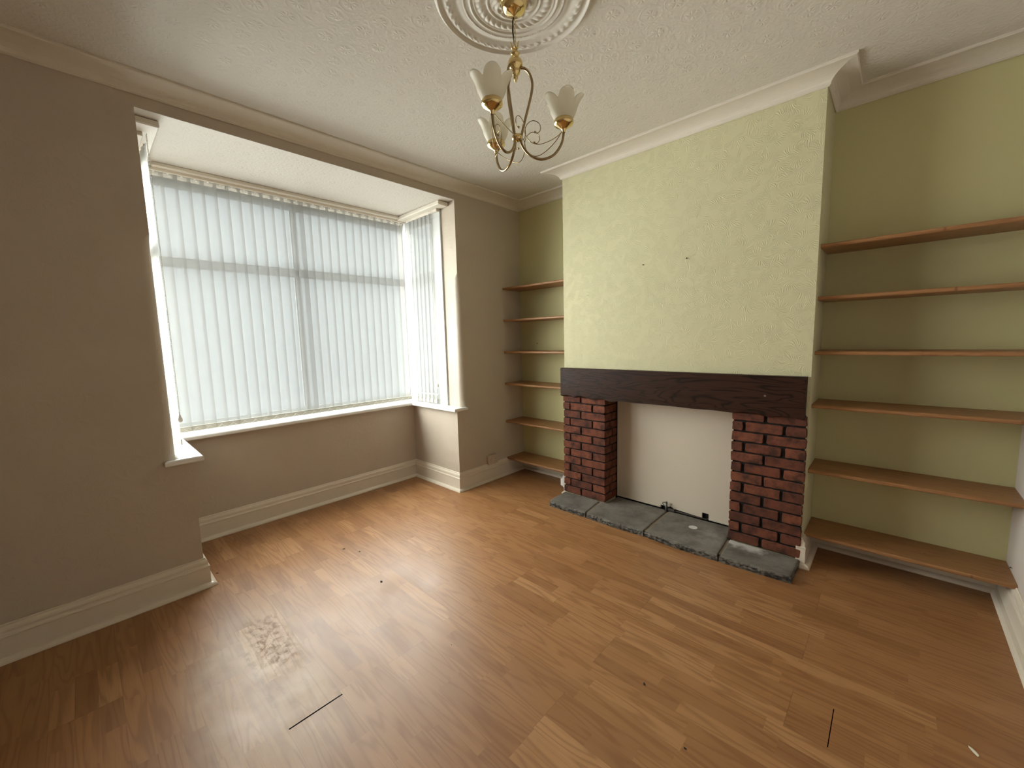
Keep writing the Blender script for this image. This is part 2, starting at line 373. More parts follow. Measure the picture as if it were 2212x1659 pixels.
# ------------------------------------------------------------ mesh builder
class MB:
    def __init__(s, org=(0, 0, 0)):
        s.v = []; s.f = []; s.mi = []; s.sm = []; s.o = Vector(org); s.tone = {}
    def add(s, vs, fs, mi=0, smooth=False):
        b = len(s.v); s.v += [Vector(p) for p in vs]
        for f in fs: s.f.append([b+i for i in f]); s.mi.append(mi); s.sm.append(smooth)
        return b
    def box(s, x0, x1, y0, y1, z0, z1, mi=0):
        vs = [(x0, y0, z0), (x1, y0, z0), (x1, y1, z0), (x0, y1, z0), (x0, y0, z1), (x1, y0, z1), (x1, y1, z1), (x0, y1, z1)]
        s.add(vs, [(0, 3, 2, 1), (4, 5, 6, 7), (0, 1, 5, 4), (1, 2, 6, 5), (2, 3, 7, 6), (3, 0, 4, 7)], mi); return s
    def bbox(s, x0, x1, y0, y1, z0, z1, b=0.003, mi=0):
        """box with chamfered edges"""
        vs = []; fs = []
        X = (x0, x1); Y = (y0, y1); Z = (z0, z1)
        def P(i, j, k, ax):
            p = [X[i]+(b if i == 0 else -b), Y[j]+(b if j == 0 else -b), Z[k]+(b if k == 0 else -b)]
            p[ax] = (X, Y, Z)[ax][(i, j, k)[ax]]; return tuple(p)
        idx = {}
        for i in (0, 1):
            for j in (0, 1):
                for k in (0, 1):
                    for a in (0, 1, 2): idx[(i, j, k, a)] = len(vs); vs.append(P(i, j, k, a))
        for a in (0, 1, 2):
            o1, o2 = [q for q in (0, 1, 2) if q != a]
            for sgn in (0, 1):
                q = []
                for c1, c2 in ((0, 0), (1, 0), (1, 1), (0, 1)):
                    t = [0, 0, 0]; t[a] = sgn; t[o1] = c1; t[o2] = c2; q.append(idx[(t[0], t[1], t[2], a)])
                fs.append(q)
        for a in (0, 1, 2):      # edges parallel to axis a
            o1, o2 = [q for q in (0, 1, 2) if q != a]
            for c1 in (0, 1):
                for c2 in (0, 1):
                    q = []
                    for e, ax in ((0, o1), (1, o1), (1, o2), (0, o2)):
                        t = [0, 0, 0]; t[a] = e; t[o1] = c1; t[o2] = c2; q.append(idx[(t[0], t[1], t[2], ax)])
                    fs.append(q)
        for i in (0, 1):
            for j in (0, 1):
                for k in (0, 1): fs.append([idx[(i, j, k, a)] for a in (0, 1, 2)])
        s.add(vs, fs, mi); return s
    def prism(s, poly, ax, a, b, mi=0, smooth=False):
        """poly: 2-D points in the plane across axis ax ('x': (y,z), 'y': (x,z), 'z': (x,y))"""
        def P(p, h):
            return {'x': (h, p[0], p[1]), 'y': (p[0], h, p[1]), 'z': (p[0], p[1], h)}[ax]
        n = len(poly); vs = [P(p, a) for p in poly]+[P(p, b) for p in poly]
        s.add(vs, [list(range(n)), list(range(2*n-1, n-1, -1))], mi)
        b0 = len(s.v)-2*n
        for i in range(n):
            j = (i+1) % n; s.f.append([b0+i, b0+j, b0+n+j, b0+n+i]); s.mi.append(mi); s.sm.append(smooth)
        return s
    def tube(s, pts, r, n=10, mi=0, cap=True, smooth=True, closed=False):
        pts = [Vector(p) for p in pts]; N = len(pts)
        rr = r if hasattr(r, '__len__') else [r]*N
        T = []
        for i in range(N):
            a = pts[(i-1) % N] if (closed or i > 0) else pts[0]; c = pts[(i+1) % N] if (closed or i < N-1) else pts[-1]
            t = (c-a); T.append(t.normalized() if t.length > 1e-9 else Vector((0, 0, 1)))
        u = T[0].orthogonal().normalized(); vs = []
        for i in range(N):
            u = (u-T[i]*u.dot(T[i])).normalized(); w = T[i].cross(u)
            for k in range(n):
                a = 2*PI*k/n; vs.append(pts[i]+(u*math.cos(a)+w*math.sin(a))*rr[i])
        fs = []
        for i in range(N if closed else N-1):
            j = (i+1) % N
            for k in range(n):
                l = (k+1) % n; fs.append((i*n+k, i*n+l, j*n+l, j*n+k))
        if cap and not closed: fs.append(list(range(n-1, -1, -1))); fs.append([(N-1)*n+k for k in range(n)])
        s.add(vs, fs, mi, smooth); return s
    def lathe(s, prof, c, n=32, mi=0, smooth=True):
        """prof: (r, z) points, axis vertical through c"""
        vs = []; fs = []
        for r, z in prof:
            for k in range(n):
                a = 2*PI*k/n; vs.append((c[0]+r*math.cos(a), c[1]+r*math.sin(a), c[2]+z))
        for i in range(len(prof)-1):
            for k in range(n):
                l = (k+1) % n; fs.append((i*n+k, i*n+l, (i+1)*n+l, (i+1)*n+k))
        s.add(vs, fs, mi, smooth); return s
    def ball(s, c, r, mi=0, n=10):
        pr = [(max(1e-5, r*math.sin(PI*i/n)), -r*math.cos(PI*i/n)) for i in range(n+1)]
        return s.lathe(pr, c, 2*n, mi)
    def mesh(s, name):
        me = bpy.data.meshes.new(name)
        me.from_pydata([tuple(v-s.o) for v in s.v], [], s.f)
        me.polygons.foreach_set('material_index', s.mi); me.polygons.foreach_set('use_smooth', s.sm)
        me.validate(); me.update(); return me
    def obj(s, name, mats, parent=None, loc=None):
        me = s.mesh(name)
        for q in (mats if isinstance(mats, (list, tuple)) else [mats]): me.materials.append(q)
        o = bpy.data.objects.new(name, me); COL.objects.link(o)
        if parent is not None: o.parent = parent
        o.location = loc if loc is not None else (s.o if parent is None else s.o-PO.get(parent.name, Vector()))
        if parent is None: PO[o.name] = Vector(o.location)
        else: PO[o.name] = Vector(s.o)
        return o
PO = {}      # world position of every parent
def recalc(o):
    import bmesh
    bm = bmesh.new(); bm.from_mesh(o.data); bmesh.ops.recalc_face_normals(bm, faces=bm.faces); bm.to_mesh(o.data); bm.free(); return o
def tag(o, label=None, cat=None, group=None, kind=None):
    if label: o['label'] = label
    if cat: o['category'] = cat
    if group: o['group'] = group
    if kind: o['kind'] = kind
    return o
def thing(name, label, cat, loc, group=None):
    o = bpy.data.objects.new(name, None); COL.objects.link(o); o.location = loc; o.empty_display_size = 0.05
    PO[o.name] = Vector(loc); return tag(o, label, cat, group)
def struct(name, mb, mats, parent=None, label=None, cat=None):
    o = recalc(mb.obj(name, mats, parent))
    if parent is None: o['kind'] = 'structure'
    return tag(o, label, cat)

# ------------------------------------------------------------ setting
mb = MB(); mb.box(-1.0, RW+.15, YN-.15, 0.15, -0.12, 0.0)
struct('floor', mb, M_FLOOR, label='beech strip laminate floor of the empty room', cat='floor')
mb = MB(); mb.box(0, RW+.15, YN-.15, 0.15, H, H+.12)
struct('ceiling', mb, M_CEIL, label='white ceiling with embossed floral paper', cat='ceiling')
mb = MB(); mb.box(-1.0, -0.0015, -3.1, -0.6, HB-.004, HB-.0002); mb.box(-1.0, -.252, -3.1, -0.6, HB, HB+.2)
struct('ceiling_bay', mb, M_CEIL, label='lower embossed ceiling inside the square bay', cat='ceiling')

def pier(mb, sgn, ye, yfar):
    """upper pier beside the opening, its room-side arris rounded from the sill up to a stop"""
    zs = [SILL-.03, 1.0, 1.4, 1.90, 1.935, 1.955, 1.968, 1.98, 2.2, HB]
    rr = [.052, .050, .046, .042, .038, .028, .014, .0015, .0012, .0012]
    n = 8; rings = []
    for z, r in zip(zs, rr):
        pts = [(-.25, yfar), (-.25, ye)]
        cx, cy = -r, ye+sgn*r
        for k in range(n+1):
            a = k/n*PI/2; pts.append((cx+r*math.sin(a), cy-sgn*r*math.cos(a)))
        pts.append((0, yfar)); rings.append([(p[0], p[1], z) for p in pts])
    m_ = len(rings[0]); vs = [p for r_ in rings for p in r_]; fs = []
    for i in range(len(rings)-1):
        for k in range(m_):
            l = (k+1) % m_; fs.append((i*m_+k, i*m_+l, (i+1)*m_+l, (i+1)*m_+k))
    fs.append(list(range(m_))); fs.append([(len(rings)-1)*m_+k for k in range(m_)])
    b = mb.add(vs, fs, 0)
mb = MB()
mb.box(-.25, 0, YN-.15, -B0, 0, SILL-.03)                # low left pier
mb.box(-.25, 0, -B1, .15, 0, SILL-.03)                   # low right pier
pier(mb, -1, -U0, YN-.15); pier(mb, 1, -U1, .15)
mb.box(-.25, 0, YN-.15, .15, HB, H)                      # wall over the bay opening
mb.box(-B-.18, -B, -B0-.15, -B1+.15, 0, SILL-.03)        # low back wall of the bay
mb.box(-B, -.25, -B0-.15, -B0, 0, SILL-.03); mb.box(-B, -.25, -B1, -B1+.15, 0, SILL-.03)
for ya, yb in ((-U0-.12, -U0), (-U1, -U1+.12)): mb.box(-.25, -.195, ya, yb, SILL-.03, HB)
w = struct('wall_left', mb, M_BEIGE, label='beige embossed wall around the square bay window', cat='wall')

mb = MB()
FY = -.175
mb.box(-.25, RW+.15, 0, .15, 0, H, 1)
mb.box(C0, FX0-.020, -D, 0, 0, H); mb.box(FX1+.020, C1, -D, 0, 0, H)
mb.box(FX0-.020, FX1+.020, -D, 0, .96, H)
for a, b_ in ((C0, -1), (C1, 1)): pass
w = struct('wall_back', mb, [M_GREEN, M_PGREEN], label='pale green chimney breast with embossed wallpaper between two shelved alcoves', cat='wall')
mb = MB(); mb.box(RW, RW+.15, YN-.15, .15, 0, H)
struct('wall_right', mb, M_WHITEWALL, label='pale side wall at the right end of the shelves', cat='wall')
mb = MB(); mb.box(-.25, RW+.15, YN-.15, YN, 0, H)
struct('wall_front', mb, M_BEIGE, label='beige wall opposite the fireplace', cat='wall')
# outer leaf of the bay: heads and corner posts so that no daylight leaks
mb = MB()
mb.box(-1.0, -.86, -3.0, -.70, 2.56, HB)
for ya, yb in ((-3.06, -2.95), (-.75, -.64)): mb.box(-1.0, -.25, ya, yb, 2.56, HB)
struct('trim_1', mb, M_BONE, label='lintels above the bay window frames', cat='trim')

def sweep(path, prof, closed=False, sel=None, org=(0, 0, 0)):
    """path: wall line corners (x,y), the room on the left of travel; prof: (distance from wall, z)"""
    n = len(path); P = [Vector((p[0], p[1])) for p in path]; nor = []
    for i in range(n):
        segs = []
        for a, b in (((i-1) % n, i), (i, (i+1) % n)):
            if not closed and ((a == n-1 and b == 0)): continue
            d = (P[b]-P[a]).normalized(); segs.append(Vector((-d.y, d.x)))
        if len(segs) == 1: nor.append(segs[0])
        else:
            s_ = segs[0]+segs[1]; nor.append(s_/(1+segs[0].dot(segs[1])))
    mb = MB(org); m_ = len(prof)
    for i in (sel if sel is not None else range(n if closed else n-1)):
        j = (i+1) % n; vs = []
        for q in (i, j):
            for d, z in prof: vs.append((P[q].x+nor[q].x*d, P[q].y+nor[q].y*d, z))
        fs = [(k, (k+1) % m_, m_+(k+1) % m_, m_+k) for k in range(m_)]
        fs += [list(range(m_)), [m_+k for k in range(m_)]]
        mb.add(vs, fs)
    return mb

cove = [(0, 2.661), (.006, 2.659), (.012, 2.664)]
for k in range(9):
    a = k/8*PI/2; cove.append((.014+.098*(1-math.cos(a)), 2.666+.046*math.sin(a)))
cove += [(.122, 2.712), (.127, 2.716), (.127, H), (0, H)]
room = [(RW, YN), (RW, 0), (C1, 0), (C1, -D), (C0, -D), (C0, 0), (0, 0), (0, YN)]
struct('trim_2', sweep(room, cove, True), M_COVE, label='white plaster coving running round the ceiling and chimney breast', cat='cornice')

sk = [(0, 0), (.048, 0), (.048, .006), (.044, .014), (.036, .020), (.024, .023), (.022, .023), (.022, .112), (.0245, .116), (.0235, .121), (.018, .124),
      (.0165, .132), (.0175, .142), (.015, .152), (.010, .158), (.008, .161), (.008, .166), (.005, .169), (0, .169)]
lowp = [(RW, YN), (RW, 0), (C1, 0), (C1, -D), (2.50, -D), ]
left = [(C0, -D), (C0, 0), (0, 0), (0, -B1), (-B, -B1), (-B, -B0), (0, -B0), (0, YN), (RW, YN)]
struct('baseboard_right', sweep(lowp, sk, sel=[0]), M_GLOSS, label='cream skirting board along the right side wall', cat='skirting board')
struct('baseboard_back', sweep(lowp, sk, sel=[1, 2, 3]), M_GLOSS, label='cream skirting board in the right alcove and round the chimney breast', cat='skirting board')
struct('baseboard_alcove', sweep(left, sk, sel=[0, 1]), M_GLOSS, label='cream skirting board in the left alcove', cat='skirting board')
struct('baseboard_bay', sweep(left, sk, sel=[3, 4, 5]), M_GLOSS, label='cream skirting board inside the bay', cat='skirting board')
struct('baseboard_left', sweep(left, sk, sel=[2, 6]), M_GLOSS, label='cream skirting board on the window wall either side of the bay', cat='skirting board')
struct('baseboard_front', sweep(left, sk, sel=[7]), M_GLOSS, label='cream skirting board opposite the fireplace', cat='skirting board')

# sill: one U-shaped board with a rounded nosing and horns on the room side
mb = MB(); z0, z1 = SILL-.030, SILL
ns = .052
XB = -.90
outer = [(XB, -U0-.06), (XB, -U1+.06), (0, -U1+.06 if False else -U1+0.0)]
def slab(poly):
    n = len(poly); P = [Vector((p[0], p[1])) for p in poly]; rings = []
    for off, z in ((.004, z0), (0, z0+.006), (0, z1-.010), (.003, z1-.004), (.009, z1)):
        r = []
        for i in range(n):
            a, b_, c = P[i-1], P[i], P[(i+1) % n]
            n1 = Vector((-(b_-a).y, (b_-a).x)).normalized(); n2 = Vector((-(c-b_).y, (c-b_).x)).normalized()
            q = b_+(n1+n2)/(1+n1.dot(n2))*off; r.append((q.x, q.y, z))
        rings.append(r)
    vs = [p for r in rings for p in r]; fs = []
    for i in range(len(rings)-1):
        for k in range(n): l = (k+1) % n; fs.append((i*n+k, i*n+l, (i+1)*n+l, (i+1)*n+k))
    fs.append(list(range(n))); fs.append([(len(rings)-1)*n+k for k in range(n)])
    mb.add(vs, fs)
# counter-clockwise outlines
slab([(XB, -B0-.09), (-B+ns, -B0-.09), (-B+ns, -B1+.09), (XB, -B1+.09)])
slab([(-B+ns-.012, -B1-ns), (.032, -B1-ns), (.032, -.790), (.001, -.790), (.001, -U1-.001), (-.20, -U1-.001), (-.20, -U1+.05), (-B+ns-.012, -U1+.05)])
slab([(-B+ns-.012, -U0-.05), (-.20, -U0-.05), (-.20, -U0+.001), (.001, -U0+.001), (.001, -2.932), (.032, -2.932), (.032, -B0+ns), (-B+ns-.012, -B0+ns)])
struct('trim_3', mb, M_SILL, label='white gloss window sill with rounded nosing round the bay', cat='window sill')

# boxed heads over the blinds, returned at their room-side ends
mb = MB()
mb.bbox(-.88, -.725, -2.745, -.905, HB-.030, HB-.0045, .004)
mb.bbox(-.88, -.762, -2.80, -.84, HB-.048, HB-.028, .003)
for sgn, yo, yi in ((1, -U1, -.935), (-1, -U0, -2.772)):
    y0_, y1_ = sorted((yo-sgn*.0, yi)); 
    mb.bbox(-.88, -.085, y0_, y1_, HB-.040, HB-.0045, .006)
    y0_, y1_ = sorted((yo, yo-sgn*.045)); mb.bbox(-.70, -.20, y0_, y1_, HB-.062, HB-.038, .003)
struct('trim_4', mb, M_COVE, label='white boxed battens above the blinds', cat='trim')

# ------------------------------------------------------------ windows
def window(idx, ax, a0, a1, plane, outward, mull, label, dep=.034, stile=.055, fm=None):
    fm = fm or M_UPVC
    """frame in plane x=plane (ax 'x', running along y) or y=plane (ax 'y', running along x)"""
    e = thing(f'window_{idx}', label, 'window', ((plane, (a0+a1)/2, SILL) if ax == 'x' else ((a0+a1)/2, plane, SILL)))
    e['kind'] = 'structure'
    def bar(mb, p0, p1, z0, z1, d0=0.0, d1=None, b=.003):
        d1 = dep if d1 is None else d1
        q = sorted((plane+outward*d0, plane+outward*d1))
        if ax == 'x': mb.bbox(q[0], q[1], p0, p1, z0, z1, b)
        else: mb.bbox(p0, p1, q[0], q[1], z0, z1, b)
    zt, zb = HB-.045, SILL
    mb = MB(PO[e.name]); fw = .055
    bar(mb, a0, a1, zb, zb+fw); bar(mb, a0, a1, zt-.055, zt+.04)
    bar(mb, a0, a0+fw, zb+fw, zt-.055); bar(mb, a1-stile, a1, zb+fw, zt-.055)
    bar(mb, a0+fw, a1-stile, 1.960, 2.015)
    for q in mull: bar(mb, q-.018, q+.018, zb+fw, zt-.055)
    struct('window_frame', mb, fm, e)
    edges = [a0+fw]+[q for m_ in mull for q in (m_-.018, m_+.018)]+[a1-stile]
    cw = .010 if fm is not M_UPVC else .035
    for i in range(0, len(edges), 2):
        for lo, hi in ((zb+fw, 1.960), (2.015, zt-.055)):
            c0, c1 = edges[i], edges[i+1]
            mb = MB(PO[e.name])
            bar(mb, c0, c1, lo, lo+cw, .003, dep*.8); bar(mb, c0, c1, hi-cw, hi, .003, dep*.8)
            bar(mb, c0, c0+cw, lo+cw, hi-cw, .003, dep*.8); bar(mb, c1-cw, c1, lo+cw, hi-cw, .003, dep*.8)
            cs = struct('casement', mb, fm, e)
            mb = MB(PO[e.name])
            q = sorted((plane+outward*dep*.35, plane+outward*(dep*.35+.003)))
            if ax == 'x': mb.box(q[0], q[1], c0+cw-.003, c1-cw+.003, lo+cw-.003, hi-cw+.003)
            else: mb.box(c0+.018, c1-.018, q[0], q[1], lo+.03, hi-.03)
            struct('pane', mb, M_PANE, cs)
    return e
window(1, 'x', -2.95, -.75, -.882, -1, [-1.85], 'front window of the bay behind the long vertical blind', .014, .055, M_SHADEFRAME)
window(2, 'y', -.815, -.195, -.845, 1, [], 'narrow side window of the bay nearest the chimney breast', .034, .125)
window(3, 'y', -.815, -.195, -2.865, -1, [], 'narrow side window of the bay at its left end', .034, .125)

# ------------------------------------------------------------ vertical blinds
SW, ST, SB = .097, 2.556, .786
def blind(label, ax, ys, plane, tilt, chain_at, rail, facing):
    """ys: slat centres along the rail; ax 'x': blind in plane x=plane; ax 'y': plane y=plane"""
    org = Vector((plane, (rail[0]+rail[1])/2, SB) if ax == 'x' else ((rail[0]+rail[1])/2, plane, SB))
    e = thing('vertical_blind', label, 'blind', org)
    def bx(mb, p0, p1, d0, d1, z0, z1, b=.002):
        if ax == 'x': mb.bbox(plane+d0, plane+d1, p0, p1, z0, z1, b)
        else: mb.bbox(p0, p1, plane+d0, plane+d1, z0, z1, b)
    mb = MB(org); bx(mb, rail[0], rail[1], -.022, .022, ST+.022, ST+.048)
    tag(struct('headrail', mb, M_RAIL, e))
    # one slat, one hem weight, one hanger, copied along the rail
    t_ = math.radians(tilt)
    def place(o, c):
        o.location = (Vector((plane, c, SB)) if ax == 'x' else Vector((c, plane, SB)))-org
        o.rotation_euler = (0, 0, (PI/2 if ax == 'x' else 0)+t_)
    mb = MB(); n = 8; vs = []; zz = [.034, .040, ST-SB-.02, ST-SB]
    for z in zz:
        for k in range(n+1):
            u = (k/n-.5); vs.append((u*SW, .0035*math.cos(u*PI)-.002, z))
    fs = []
    for i in range(len(zz)-1):
        for k in range(n): fs.append((i*(n+1)+k, i*(n+1)+k+1, (i+1)*(n+1)+k+1, (i+1)*(n+1)+k))
    mb.add(vs, fs, 0, True)
    s0 = mb.obj('slat', M_SLAT, e)
    mb = MB(); mb.bbox(-SW/2+.003, SW/2-.003, -.0025, .0035, .001, .034, .001)
    w0 = tag(mb.obj('hem_weight', M_POCKET, s0)); w0.location = (0, 0, 0)
    mb = MB(); mb.box(-.0025, .0025, -.001, .001, ST-SB-.004, ST-SB+.022); mb.box(-.006, .006, -.001, .001, ST-SB-.006, ST-SB+.002)
    h0 = mb.obj('hanger', M_RAIL, s0); h0.location = (0, 0, 0)
    mb = MB(); mb.box(-SW/2, SW/2, -.003, .0042, .036, .0385)
    l0 = mb.obj('hem_stitching', M_POCKET, s0); l0.location = (0, 0, 0)
    kids = [w0, h0, l0]
    for i, c in enumerate(ys):
        if i == 0: place(s0, c); continue
        o = s0.copy(); COL.objects.link(o); o.parent = e; place(o, c)
        for k in kids: q = k.copy(); COL.objects.link(q); q.parent = o
    # bead chain swagged between the slats at the room side
    mb = MB(org); f = facing*.020
    for a, b_ in zip(ys[:-1], ys[1:]):
        pts = []
        for k in range(9):
            u = k/8; c = a+(b_-a)*u; z = SB+.028-.022*4*u*(1-u)
            pts.append((plane+f, c, z) if ax == 'x' else (c, plane+f, z))
        mb.tube(pts, .0011, 5)
    mb.obj('link_chain', M_CHAIN, e)
    if chain_at is not None:
        mb = MB(org); x_, y_ = chain_at; lo = SB+.22
        for dx in (-.012, .012):
            z = lo
            while z < ST+.02:
                mb.lathe([(1e-5, -.0022), (.002, -.001), (.002, .001), (1e-5, .0022)], (x_+dx, y_, z), 6); z += .008
            mb.tube([(x_+dx, y_, lo), (x_+dx, y_, ST+.02)], .0006, 4)
        mb.tube([(x_-.012, y_, lo), (x_-.008, y_, lo-.012), (x_, y_, lo-.016), (x_+.008, y_, lo-.012), (x_+.012, y_, lo)], .0015, 6)
        mb.obj('control_chain', M_CHAIN, e)
        mb = MB(org); mb.lathe([(1e-5, -.05), (.010, -.045), (.012, -.03), (.006, -.015), (.003, 0), (1e-5, 0)], (x_, y_, lo-.012), 10)
        mb.obj('chain_weight', M_RAIL, e)
    return e
YS = [-2.735]+[-2.661+.0739*i for i in range(12)]+[-1.789+.0739*i for i in range(13)]
blind('long cream vertical blind closed across the front of the bay', 'x', YS, -.782, -4, None, (-2.785, -.86), 1)
XS = [-.690+.0645*i for i in range(6)]
blind('narrow cream vertical blind on the bay side nearest the chimney breast', 'y', XS, -.866, -6, (-.285, -.885), (-.74, -.25), -1)
blind('narrow cream vertical blind at the left end of the bay, seen edge on', 'y', [-.690+.0645*i for i in range(6)], -2.815, 8, (-.22, -2.815), (-.74, -.20), 1)

# ------------------------------------------------------------ fireplace
def brick_pillar(label, x0, x1, inner, fr_a, fr_b, gj=.006):
    org = ((x0+x1)/2, -D-.01, .040); z0, z1 = .040, .905; nrow = 13; ph = (z1-z0)/nrow
    mb = MB(org); yf = -D-.014
    sx = (x1-.0205, x1-.008) if inner > 0 else (x0+.008, x0+.0205)
    mb.box(x0+.008, x1-.008, yf, -D-.0005, z0, z1, 0)
    mb.box(sx[0], sx[1], yf, FY-.012, z0, z1, 0)
    tones = []
    def brick(p0, p1, q0, q1, mapf, dep):
        """p along the course, q height; mapf(p, q, d) -> world point, d outward"""
        n = 7; out = []
        j = lambda s: random.uniform(-s, s)
        w_, h_ = p1-p0, q1-q0; r = random.uniform(.004, .010)
        pts = []
        for cx, cy, a0 in ((p1-r, q1-r, 0), (p0+r, q1-r, 90), (p0+r, q0+r, 180), (p1-r, q0+r, 270)):
            for k in range(3):
                a = math.radians(a0+45*k); pts.append((cx+r*math.cos(a), cy+r*math.sin(a)))
            # jagged run towards the next corner
            nx, ny = {0: (p0+r, q1), 90: (p0, q0+r), 180: (p1-r, q0), 270: (p1, q1-r)}[a0]
            lx, ly = pts[-1]; m_ = max(2, int(math.hypot(nx-lx, ny-ly)/.018))
            for k in range(1, m_): pts.append((lx+(nx-lx)*k/m_, ly+(ny-ly)*k/m_))
        pts = [(a+j(.0020), b+j(.0016)) for a, b in pts]
        cx, cy = (p0+p1)/2, (q0+q1)/2; n = len(pts); dd = dep+j(.002)
        vs = []
        for d, s_ in ((-.012, 1.0), (dd-.003, 1.0), (dd, None)):
            for a, b in pts:
                if s_ is None:
                    a2 = cx+(a-cx)*(1-.005/w_*1.0); b2 = cy+(b-cy)*(1-.006/h_); vs.append(mapf(a2, b2, d+j(.0006)))
                else: vs.append(mapf(a, b, d))
        vs.append(mapf(cx, cy, dd+j(.001)))
        fs = []
        for i in range(2):
            for k in range(n): l = (k+1) % n; fs.append((i*n+k, i*n+l, (i+1)*n+l, (i+1)*n+k))
        for k in range(n): fs.append((2*n+k, 2*n+(k+1) % n, 3*n))
        b = mb.add(vs, fs, 1); tones.append((b, len(vs), random.random()))
    for r in range(nrow):
        A = (nrow-1-r) % 2 == 0; fr = fr_a if A else fr_b
        q0, q1 = z0+r*ph+.0048, z0+(r+1)*ph-.0052
        for a, b_ in zip(fr[:-1], fr[1:]):
            p0 = x0+(x1-x0)*a; p1 = x0+(x1-x0)*b_
            p0 += 0 if a == 0 else gj; p1 -= 0 if b_ == 1 else gj
            brick(p0+random.uniform(-.002, .002), p1+random.uniform(-.002, .002), q0, q1, lambda p, q, d: (p, yf-d, q), .010)
        ya, yb = -D-.018, FY-.014; L = yb-ya
        sf = [0, .62, 1] if A else [0, .40, 1]
        xs_ = x1-.008 if inner > 0 else x0+.008
        for a, b_ in zip(sf[:-1], sf[1:]):
            p0 = ya+L*a+(0 if a == 0 else .004); p1 = ya+L*b_-(0 if b_ == 1 else .004)
            brick(p0, p1, q0, q1, lambda p, q, d: (xs_+inner*d, p, q), .006)
    o = mb.obj('brick_pillar', [M_MORTAR, M_BRICK]); recalc(o)
    at = o.data.attributes.new('tone', 'FLOAT', 'POINT')
    val = [0.0]*len(o.data.vertices)
    for b, n, t in tones:
        for k in range(b, b+n): val[k] = t
    at.data.foreach_set('value', val)
    return tag(o, label, 'brick pillar', 'brick pillars of the fireplace')
brick_pillar('left red brick pillar of the fireplace, under the beam end nearer the window', C0+.001, FX0, 1, [0, .44, 1], [0, .17, .71, 1])
brick_pillar('right red brick pillar of the fireplace, nearer the tall right alcove', FX1, C1-.003, -1, [0, .47, 1], [0, .18, .72, 1], .0085)

# mantel beam
bot = [(.801, .897), (.83, .899), (.865, .904), (.90, .899), (.936, .889), (.965, .901), (1.004, .907), (1.05, .898), (1.114, .884), (1.15, .893), (1.199, .900), (1.24, .890),
       (1.273, .881), (1.31, .887), (1.34, .894), (1.45, .890), (1.58, .897), (1.75, .896), (1.88, .890), (2.02, .896), (2.132, .889), (2.16, .896), (2.20, .903), (2.27, .901),
       (2.334, .884), (2.37, .893), (2.41, .898), (2.46, .893), (2.511, .886)]
e = thing('mantel_beam', 'dark stained rough hewn wooden mantel beam across the fireplace', 'mantelpiece', (1.656, -.375, .90))
mb = MB(PO[e.name]); zt = 1.131; yF, yB = -.404, -D-.0005
n = len(bot); vs = []
for x, z in bot: vs.append((x, yF, z))
for x, z in bot: vs.append((x, yF+.022, z-.010 if False else min(z-.004, .888)))
for x, z in bot: vs.append((x, yB, .885))
for x, z in bot: vs.append((x, yF, zt-.004))
for x, z in bot: vs.append((x, yF+.004, zt))
for x, z in bot: vs.append((x, yB, zt))
fs = []
order = [0, 3, 4, 5, 2, 1]
for i in range(n-1):
    for a, b_ in zip(order, order[1:]+order[:1]): fs.append((a*n+i, b_*n+i, b_*n+i+1, a*n+i+1))
fs.append([a*n for a in order]); fs.append([a*n+n-1 for a in order])
mb.add(vs, fs)
recalc(mb.obj('beam', M_BEAM, e))
for x, z, lab in ((.983, 1.009, 'dark countersunk screw hole'), (2.312, 1.010, 'screw hole with pale filler')):
    hs_ = 1.0 if x < 1.5 else .7
    mb = MB((x, yF-.001, z)); k = 14; vs = [(x, yF-.0010, z)]
    for rr_, yy in ((.004*hs_, -.0018), (.008*hs_, -.0022), (.010*hs_, -.0002)):
        for q in range(k): a = 2*PI*q/k; vs.append((x+rr_*math.cos(a), yF+yy, z+rr_*.85*math.sin(a)))
    fs = [(0, 1+q, 1+(q+1) % k) for q in range(k)]
    for i in range(2):
        for q in range(k): fs.append((1+i*k+q, 1+i*k+(q+1) % k, 1+(i+1)*k+(q+1) % k, 1+(i+1)*k+q))
    mb.add(vs, fs)
    tag(mb.obj('screw_hole', M_HOLE if x < 1.5 else M_FILLER, e), lab)

# board closing the opening, notched for the pipe
mb = MB(((FX0+FX1)/2, -.18, .04))
out_ = [(FX0+.004, .044), (1.596, .046), (1.596, .066), (1.660, .066), (1.672, .072), (1.70, .060), (1.895, .050), (1.904, .050), (1.904, .090), (1.950, .090), (1.950, .046), (FX1-.004, .046), (FX1-.004, .925), (FX0+.004, .925)]
mb.prism(out_, 'y', -.186, -.175)
mb.bbox(FX0+.004, FX0+.018, -.190, -.186, .046, .925, .001); mb.bbox(FX0+.018, 1.590, -.190, -.186, .046, .058, .001); mb.bbox(1.955, FX1-.004, -.190, -.186, .046, .058, .001)
tag(recalc(mb.obj('fireplace_board', M_BOARD)), 'cream painted board closing the fireplace opening', 'board')
mb = MB((1.67, -.09, 0))
mb.box(FX0-.02, FX1+.02, -.170, -.165, 0, .96)
struct('trim_5', mb, M_BLACK, label='dark back of the fireplace recess behind the board', cat='trim')

